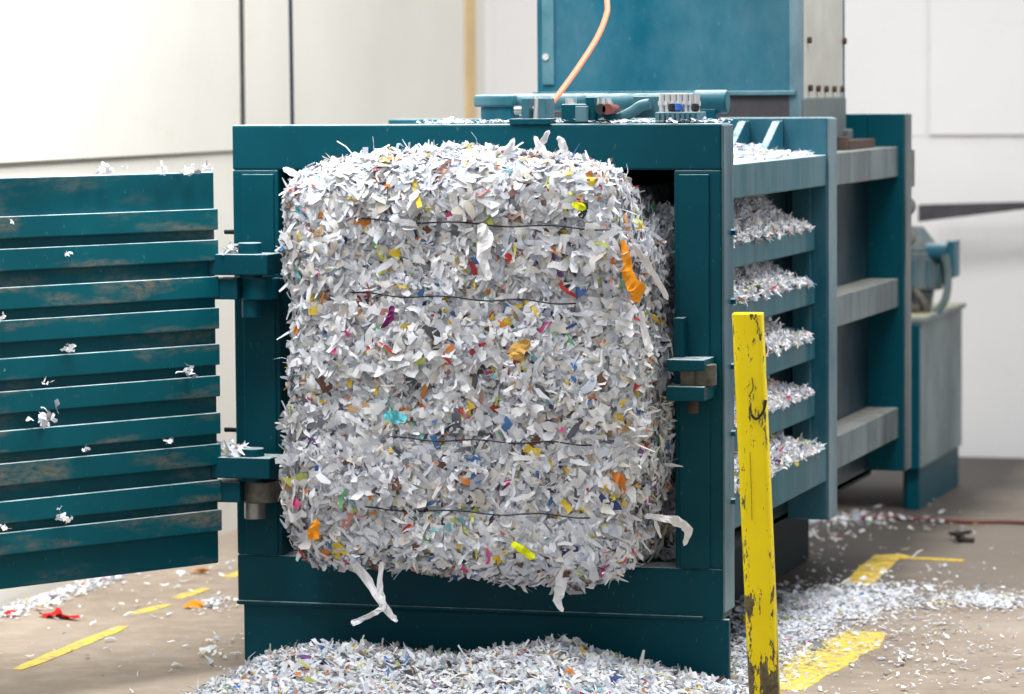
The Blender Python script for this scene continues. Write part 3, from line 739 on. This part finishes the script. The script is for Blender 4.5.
# --- paper behind, packed in the chamber mouth on the right
def packed(name, x0, x1, Yf, z0, z1, n, seed, label=None, mat='core_dark'):
    pass
r = np.random.default_rng(41); n = 5200
x = r.uniform(1.20, 1.302, n); z = .345+r.uniform(0, 1, n)*1.0; Yd = .1+.12*np.abs(pn(np.stack([x, z*0, z], 1), 16, 8))+r.uniform(0, .05, n)
keep = (z < 1.345-.3*0*np.abs(x)) & ~((np.abs(z-1.0) < .02))
P = np.stack([x, Yd, z], 1)[keep]; N = np.tile([-.1, -1, .3], (len(P), 1)); n = len(P)
o = shred_mesh('shredded_paper', P, N, lens(n, r, .026, .35), r.uniform(.007, .02, n), .6, M['paper'], BL, seed=42, lift=.1); tag(o, kind='stuff')
MB().box(.16, 1.300, .20, 1.2, .345, 1.335).build('packed_core', M['core_dark'], BL, .02)

# --- spills of paper on the side rails
def spill(k, zr, zu, label):
    r = np.random.default_rng(60+k); gap = zu-zr
    def hgt(X, Y):
        t_ = np.clip((1.412-X)/.085, 0, 1)
        fade = np.clip((1.24-Y)/.30, 0, 1)
        return zr+.008+t_**.8*(gap*1.05)*(.12+.88*fade)*(.9+.25*np.sin(Y*17+k*2)*.5)+.008*np.sin(Y*41+k)
    o_ = empty('paper_spill', (1.37, .6, zr), label, 'paper pile', 'spills of shredded paper on the side rails')
    nx, ny = 8, 46; V = []; F = []
    ex = .034 if k == 4 else 0
    for i in range(nx+1):
        for j in range(ny+1):
            X = 1.30+(.100+ex)*i/nx; Y = .125+1.16*j/ny; V.append(np.array([X, Y, min(float(hgt(np.array(X-ex), np.array(Y)))-.008, zu-.002)]))
    off = len(V)
    for i in range(nx):
        for j in range(ny): a_ = i*(ny+1)+j; F.append((a_, a_+1, a_+ny+2, a_+ny+1))
    core_mesh('packed_core', V, F, M['core'], o_)
    n = 3200; Y = .13+r.uniform(0, 1, n)*1.22; X = 1.31+r.uniform(0, .104+ex, n)
    Z = np.minimum(hgt(X-ex, Y), zu-.004)
    s_ = shred_mesh('shredded_paper', np.stack([X, Y, Z], 1), np.tile([.75, -.1, .65], (n, 1)), lens(n, r, .024, .35, hi=.05), r.uniform(.007, .018, n), .65, M['paper'], o_, seed=70+k, lift=.08)
    tag(s_, kind='stuff')
names = ['shredded paper spilling over the topmost gap between the teal side rails', 'shredded paper spilling from the second rail gap from the top',
         'shredded paper on the rail just right of the top of the yellow post', 'shredded paper spilling from the fourth rail gap, second from the bottom',
         'bright white shredded paper heaped on the lowest teal side rail']
for k, (zr, zu) in enumerate(zip(RAILTOPS, UNDER)): spill(k, zr, zu, names[k])
# paper on the roof by the gussets and along the frame top
def scatter_patch(name, pts_fn, n, a, mat, label, cat, kind='stuff', seed=1, tilt=.35, origin=(0, 0, 0), wr=(.3, .8), curl=.4, lift=.1, flat=False, group=None):
    r = np.random.default_rng(seed); P = pts_fn(n, r); n = len(P); L = lens(n, r, a, .4, lo=.005)
    o_ = shred_mesh(name, P, np.tile([0, 0, 1.], (n, 1))+r.normal(0, .15, (n, 3)), L, L*r.uniform(*wr, n), tilt, mat, None, curl=curl, lift=lift, origin=origin, seed=seed, flat=flat)
    return tag(o_, label, cat, group, kind)
def roofpts(n, r):
    Y = r.uniform(.7, 1.38, n); X = r.uniform(1.06, 1.42, n); d = np.exp(-((X-1.22)/.1)**2)
    return np.stack([X, Y, 1.466+.035*d*r.uniform(0, 1, n)], 1)
scatter_patch('roof_paper', roofpts, 900, .02, M['paper'], 'shredded paper lying on the roof beside the white gussets', 'paper scraps', seed=81, origin=(1.2, 1, 1.466))
def toppts(n, r):
    X = r.uniform(.55, 1.45, n); Y = r.uniform(.01, .12, n); return np.stack([X, Y, 1.582+r.uniform(0, .008, n)], 1)
scatter_patch('frame_top_paper', toppts, 700, .012, M['paper_floor'], 'fine paper bits along the top of the front frame around the valves', 'paper scraps', seed=82, origin=(1, .06, H), tilt=.15)

# --- heap on the floor in front of the base
hp_x = [.03, .10, .17, .22, .32, .45, .60, .72, .82, .92, 1.02, 1.12, 1.22, 1.32, 1.42, 1.50, 1.56]
hp_z = [.0, .02, .055, .082, .10, .10, .088, .088, .105, .12, .125, .10, .075, .055, .032, .015, 0]
def heap_h(X, Y):
    prof = np.interp(X, hp_x, hp_z)
    yc = -.30+.12*(X-.5); s = np.where(Y > yc, .26, .42)
    return prof*np.exp(-((Y-yc)/s)**2)*1.12+prof*.12*pn(np.stack([X, Y, X*0], -1).reshape(-1, 3), 16, 9).reshape(np.shape(X))
HPc = empty('paper_heap', (.72, -.35, 0), 'low heap of shredded paper on the floor in front of the baler base', 'paper pile')
nx, ny = 70, 40; V = []; F = []
gx_ = np.linspace(-.12, 1.62, nx+1); gy_ = np.linspace(-1.0, .008, ny+1)
XX, YY = np.meshgrid(gx_, gy_, indexing='ij'); ZZ = heap_h(XX, YY)-.012
V = [np.array([a_, b_, c_]) for a_, b_, c_ in zip(XX.ravel(), YY.ravel(), ZZ.ravel())]
for i in range(nx):
    for j in range(ny): a_ = i*(ny+1)+j; F.append((a_, a_+1, a_+ny+2, a_+ny+1))
core_mesh('packed_core', V, F, M['core'], HPc)
r = np.random.default_rng(91); n = 19000
X = r.uniform(-.1, 1.58, n); Y = -r.uniform(.0, 1, n)**1.15*(.86+.12*np.sin(X*9)+.06*np.sin(X*23))
Z = heap_h(X, Y); keep = (Z > .004) | ((r.uniform(size=n) < .05) & (X > .05)); X, Y, Z = X[keep], Y[keep], Z[keep]; n = len(X)
e_ = 1e-3; Nn = np.stack([-(heap_h(X+e_, Y)-Z)/e_, -(heap_h(X, Y+e_)-Z)/e_, np.ones(n)], 1)
o = shred_mesh('shredded_paper', np.stack([X, Y, np.maximum(Z, .004)], 1), Nn, lens(n, r, .037, .38), np.clip(r.uniform(.009, .027, n), 0, 1), .36, M['paper'], HPc, seed=92, lift=.08, flat=True); tag(o, kind='stuff')

# --- scattered paper on the concrete
def pixpts(blobs):
    def fn(n, r):
        tot = sum(b_[4] for b_ in blobs); out = []
        for (cx_, cy_, sx_, sy_, w_, rot) in blobs:
            m = int(n*w_/tot); u = r.normal(size=(m, 2))*[sx_, sy_]
            c_, s_ = math.cos(math.radians(rot)), math.sin(math.radians(rot))
            c0 = hitZ(cx_, cy_)
            # pixel ellipse converted to a ground ellipse around its centre
            gx1 = hitZ(cx_+1, cy_)[:2]-c0[:2]; gy1 = hitZ(cx_, cy_+1)[:2]-c0[:2]
            du = u[:, 0]*c_-u[:, 1]*s_; dv = u[:, 0]*s_+u[:, 1]*c_
            g = c0[:2]+du[:, None]*gx1+dv[:, None]*gy1
            out.append(np.concatenate([g, np.full((m, 1), .004)], 1))
        P = np.concatenate(out); P[:, 2] += r.uniform(0, .006, len(P))
        bad = ((P[:, 0] > -.05) & (P[:, 0] < 1.49) & (P[:, 1] > -.02) & (P[:, 1] < .16)) | (P[:, 0] < XW+.03) | (P[:, 1] > 6.2)
        return P[~bad]
    return fn
scatter_patch('floor_scatter', pixpts([(820, 612, 34, 11, 5.0, -12), (780, 640, 26, 16, 3.2, -20), (870, 600, 42, 7, 2.0, 0), (752, 672, 16, 14, 1.2, 0), (985, 602, 22, 4, 1.1, 3), (900, 640, 70, 30, .7, 0)]),
              13000, .0135, M['paper_floor'], 'dense white drift of paper bits on the floor right of the yellow post', 'paper scraps', seed=101, tilt=.2, origin=(1.5, 1.4, 0), flat=True)
scatter_patch('floor_scatter', pixpts([(930, 590, 70, 40, 2, 0), (900, 660, 70, 30, 1, 0), (1010, 640, 40, 40, 1, 0), (850, 560, 60, 20, .4, 0)]),
              340, .015, M['paper_floor'], 'loose paper bits dotted over the brown concrete at right', 'paper scraps', seed=102, tilt=.2, origin=(2.2, 2, 0), flat=True)
scatter_patch('floor_scatter', pixpts([(70, 590, 34, 5, 3, -17), (20, 607, 16, 4, 1.2, -17)]),
              1400, .018, M['paper_floor'], 'strip of paper bits gathered along the foot of the left wall', 'paper scraps', seed=103, tilt=.2, origin=(-1, 1.4, 0), flat=True)
scatter_patch('floor_scatter', pixpts([(215, 605, 14, 4, 1.4, -5), (130, 630, 90, 34, 1.2, 0), (215, 650, 16, 10, .5, -20), (200, 575, 40, 8, .7, 0)]),
              330, .018, M['paper_floor'], 'sparse paper bits on the floor under the open door', 'paper scraps', seed=104, tilt=.2, origin=(-.4, .8, 0), flat=True)
scatter_patch('floor_scatter', pixpts([(820, 520, 60, 6, 1, 0), (790, 545, 30, 20, 1.0, 0), (850, 520, 26, 4, 1, 0), (745, 590, 8, 30, 1.5, 0)]),
              900, .02, M['paper'], 'paper bits in the shade under the side of the baler', 'paper scraps', seed=105, tilt=.3, origin=(1.3, 2.5, 0), flat=True)

# single scraps on the floor
def floor_scrap(pix, widths, mat, label, name='paper_scrap', cat='paper scrap'):
    pts = [hitZ(x, y, .008+.006*(i % 2)) for i, (x, y) in enumerate(pix)]
    ribbon(name, pts, widths, mat, None, label, cat, None, nrm=(0, 0, 1))
floor_scrap([(40, 614), (52, 613), (60, 616), (80, 617)], [.02, .07, .06, .01], M['red_paper'], 'crumpled red plastic scrap on the floor near the left wall', 'plastic_scrap', 'plastic scrap')
floor_scrap([(6, 615), (17, 611)], [.04, .03], M['red_paper'], 'small red plastic scrap at the foot of the left wall, left edge', 'plastic_scrap', 'plastic scrap')
floor_scrap([(186, 607), (206, 602)], [.05, .03], M['orange_paper'], 'flat orange scrap on the floor below the door hinges', 'paper_scrap')
floor_scrap([(192, 571), (209, 570)], [.05, .04], M['orange_paper'], 'orange card scrap on the floor just under the door edge', 'paper_scrap')
q = hitZ(961, 541); f = MB()
for k in range(5): f.box(-.03, .03, -.012, .012, 0, .012, Matrix.Translation((q[0]+random.uniform(-.03, .03), q[1]+random.uniform(-.04, .04), .003+.006*k)) @ Matrix.Rotation(k*1.3, 4, 'Z') @ Matrix.Rotation(.35, 4, 'X'))
o = f.build('debris', M['dirt'], None, .003, origin=(q[0], q[1], 0)); tag(o, 'small dark clump of debris on the concrete behind the yellow line', 'debris')

# scraps resting on the door ribs and door top: each one its own thing
def doorpt(px, py, off=.03):
    A_ = np.array([DA.x, DA.y, 0]); n_ = np.array([dn.x, dn.y, 0]); d = ray(px, py); A_ = A_+n_*off
    return CC+d*(((A_-CC) @ n_)/(d @ n_))
def clump(px, py, size, nn, label, mat=None, seed=0, Y=None):
    nn = int(nn*1.8); c = doorpt(px, py) if Y is None else hitY(px, py, Y); r = np.random.default_rng(seed)
    P = c+r.normal(size=(nn, 3))*size*.28; P[:, 2] = c[2]+np.abs(r.normal(size=nn))*size*.3-size*.25
    N = r.normal(size=(nn, 3))*.5+np.array([dn.x, dn.y, .5])
    L = r.uniform(.4, 1.0, nn)*size*.7
    o_ = shred_mesh('paper_scrap', P, N, L, L*r.uniform(.4, .9, nn), .4, mat or M['paper_floor'], None, curl=.6, origin=tuple(c), seed=seed)
    tag(o_, label, 'paper scrap', 'paper scraps caught on the door')
C_ = [(103, 169, .035, 9, 'crumpled paper scrap on the top edge of the door, leftmost there'), (125, 168, .02, 5, 'small pale scrap on the top edge of the door second from the left there'),
      (160, 171, .03, 10, 'thin line of scraps along the middle of the door top edge'), (188, 171, .036, 10, 'white scrap drooping over the top edge of the door'),
      (206, 169, .028, 8, 'paper scrap at the right corner of the door top edge'),
      (68, 348, .04, 5, 'folded pale scrap on the fifth door rib'), (186, 374, .045, 6, 'white scrap on the sixth rib near the right edge of the door'),
      (45, 382, .022, 3, 'small white scrap on the sixth door rib left of the middle'), (43, 418, .055, 12, 'largest cluster of white scraps on the seventh door rib'),
      (86, 449, .025, 4, 'small white scrap on the eighth door rib'), (169, 441, .026, 5, 'small crumpled white scrap near the right end of the eighth door rib'),
      (62, 517, .042, 8, 'white crumpled scrap on the tenth door rib, about a quarter in from the photo edge'), (1, 527, .03, 4, 'pale scrap at the lower left edge of the photo on the tenth rib'),
      (66, 254, .022, 2, 'tiny triangular scrap stuck on the second door rib'), (10, 222, .024, 3, 'small white scrap stuck on the first door rib'), (1, 318, .026, 4, 'white scrap at the left photo edge on the fourth door rib'),
      (3, 371, .012, 2, 'tiny paper bit on the sixth rib at the left photo edge')]
for i, (px, py, sz, nn, lb) in enumerate(C_): clump(px, py, sz, nn, lb, seed=200+i)
for (px, py, sz, nn, lb, sd) in ((232, 252, .05, 16, 'paper bits piled on the upper hinge arm', 3), (234, 450, .06, 22, 'white paper bits piled on the lower hinge arm', 4)):
    clump(px, py, sz, nn, lb, seed=300+sd, Y=-.12)
bpy.context.view_layer.update()
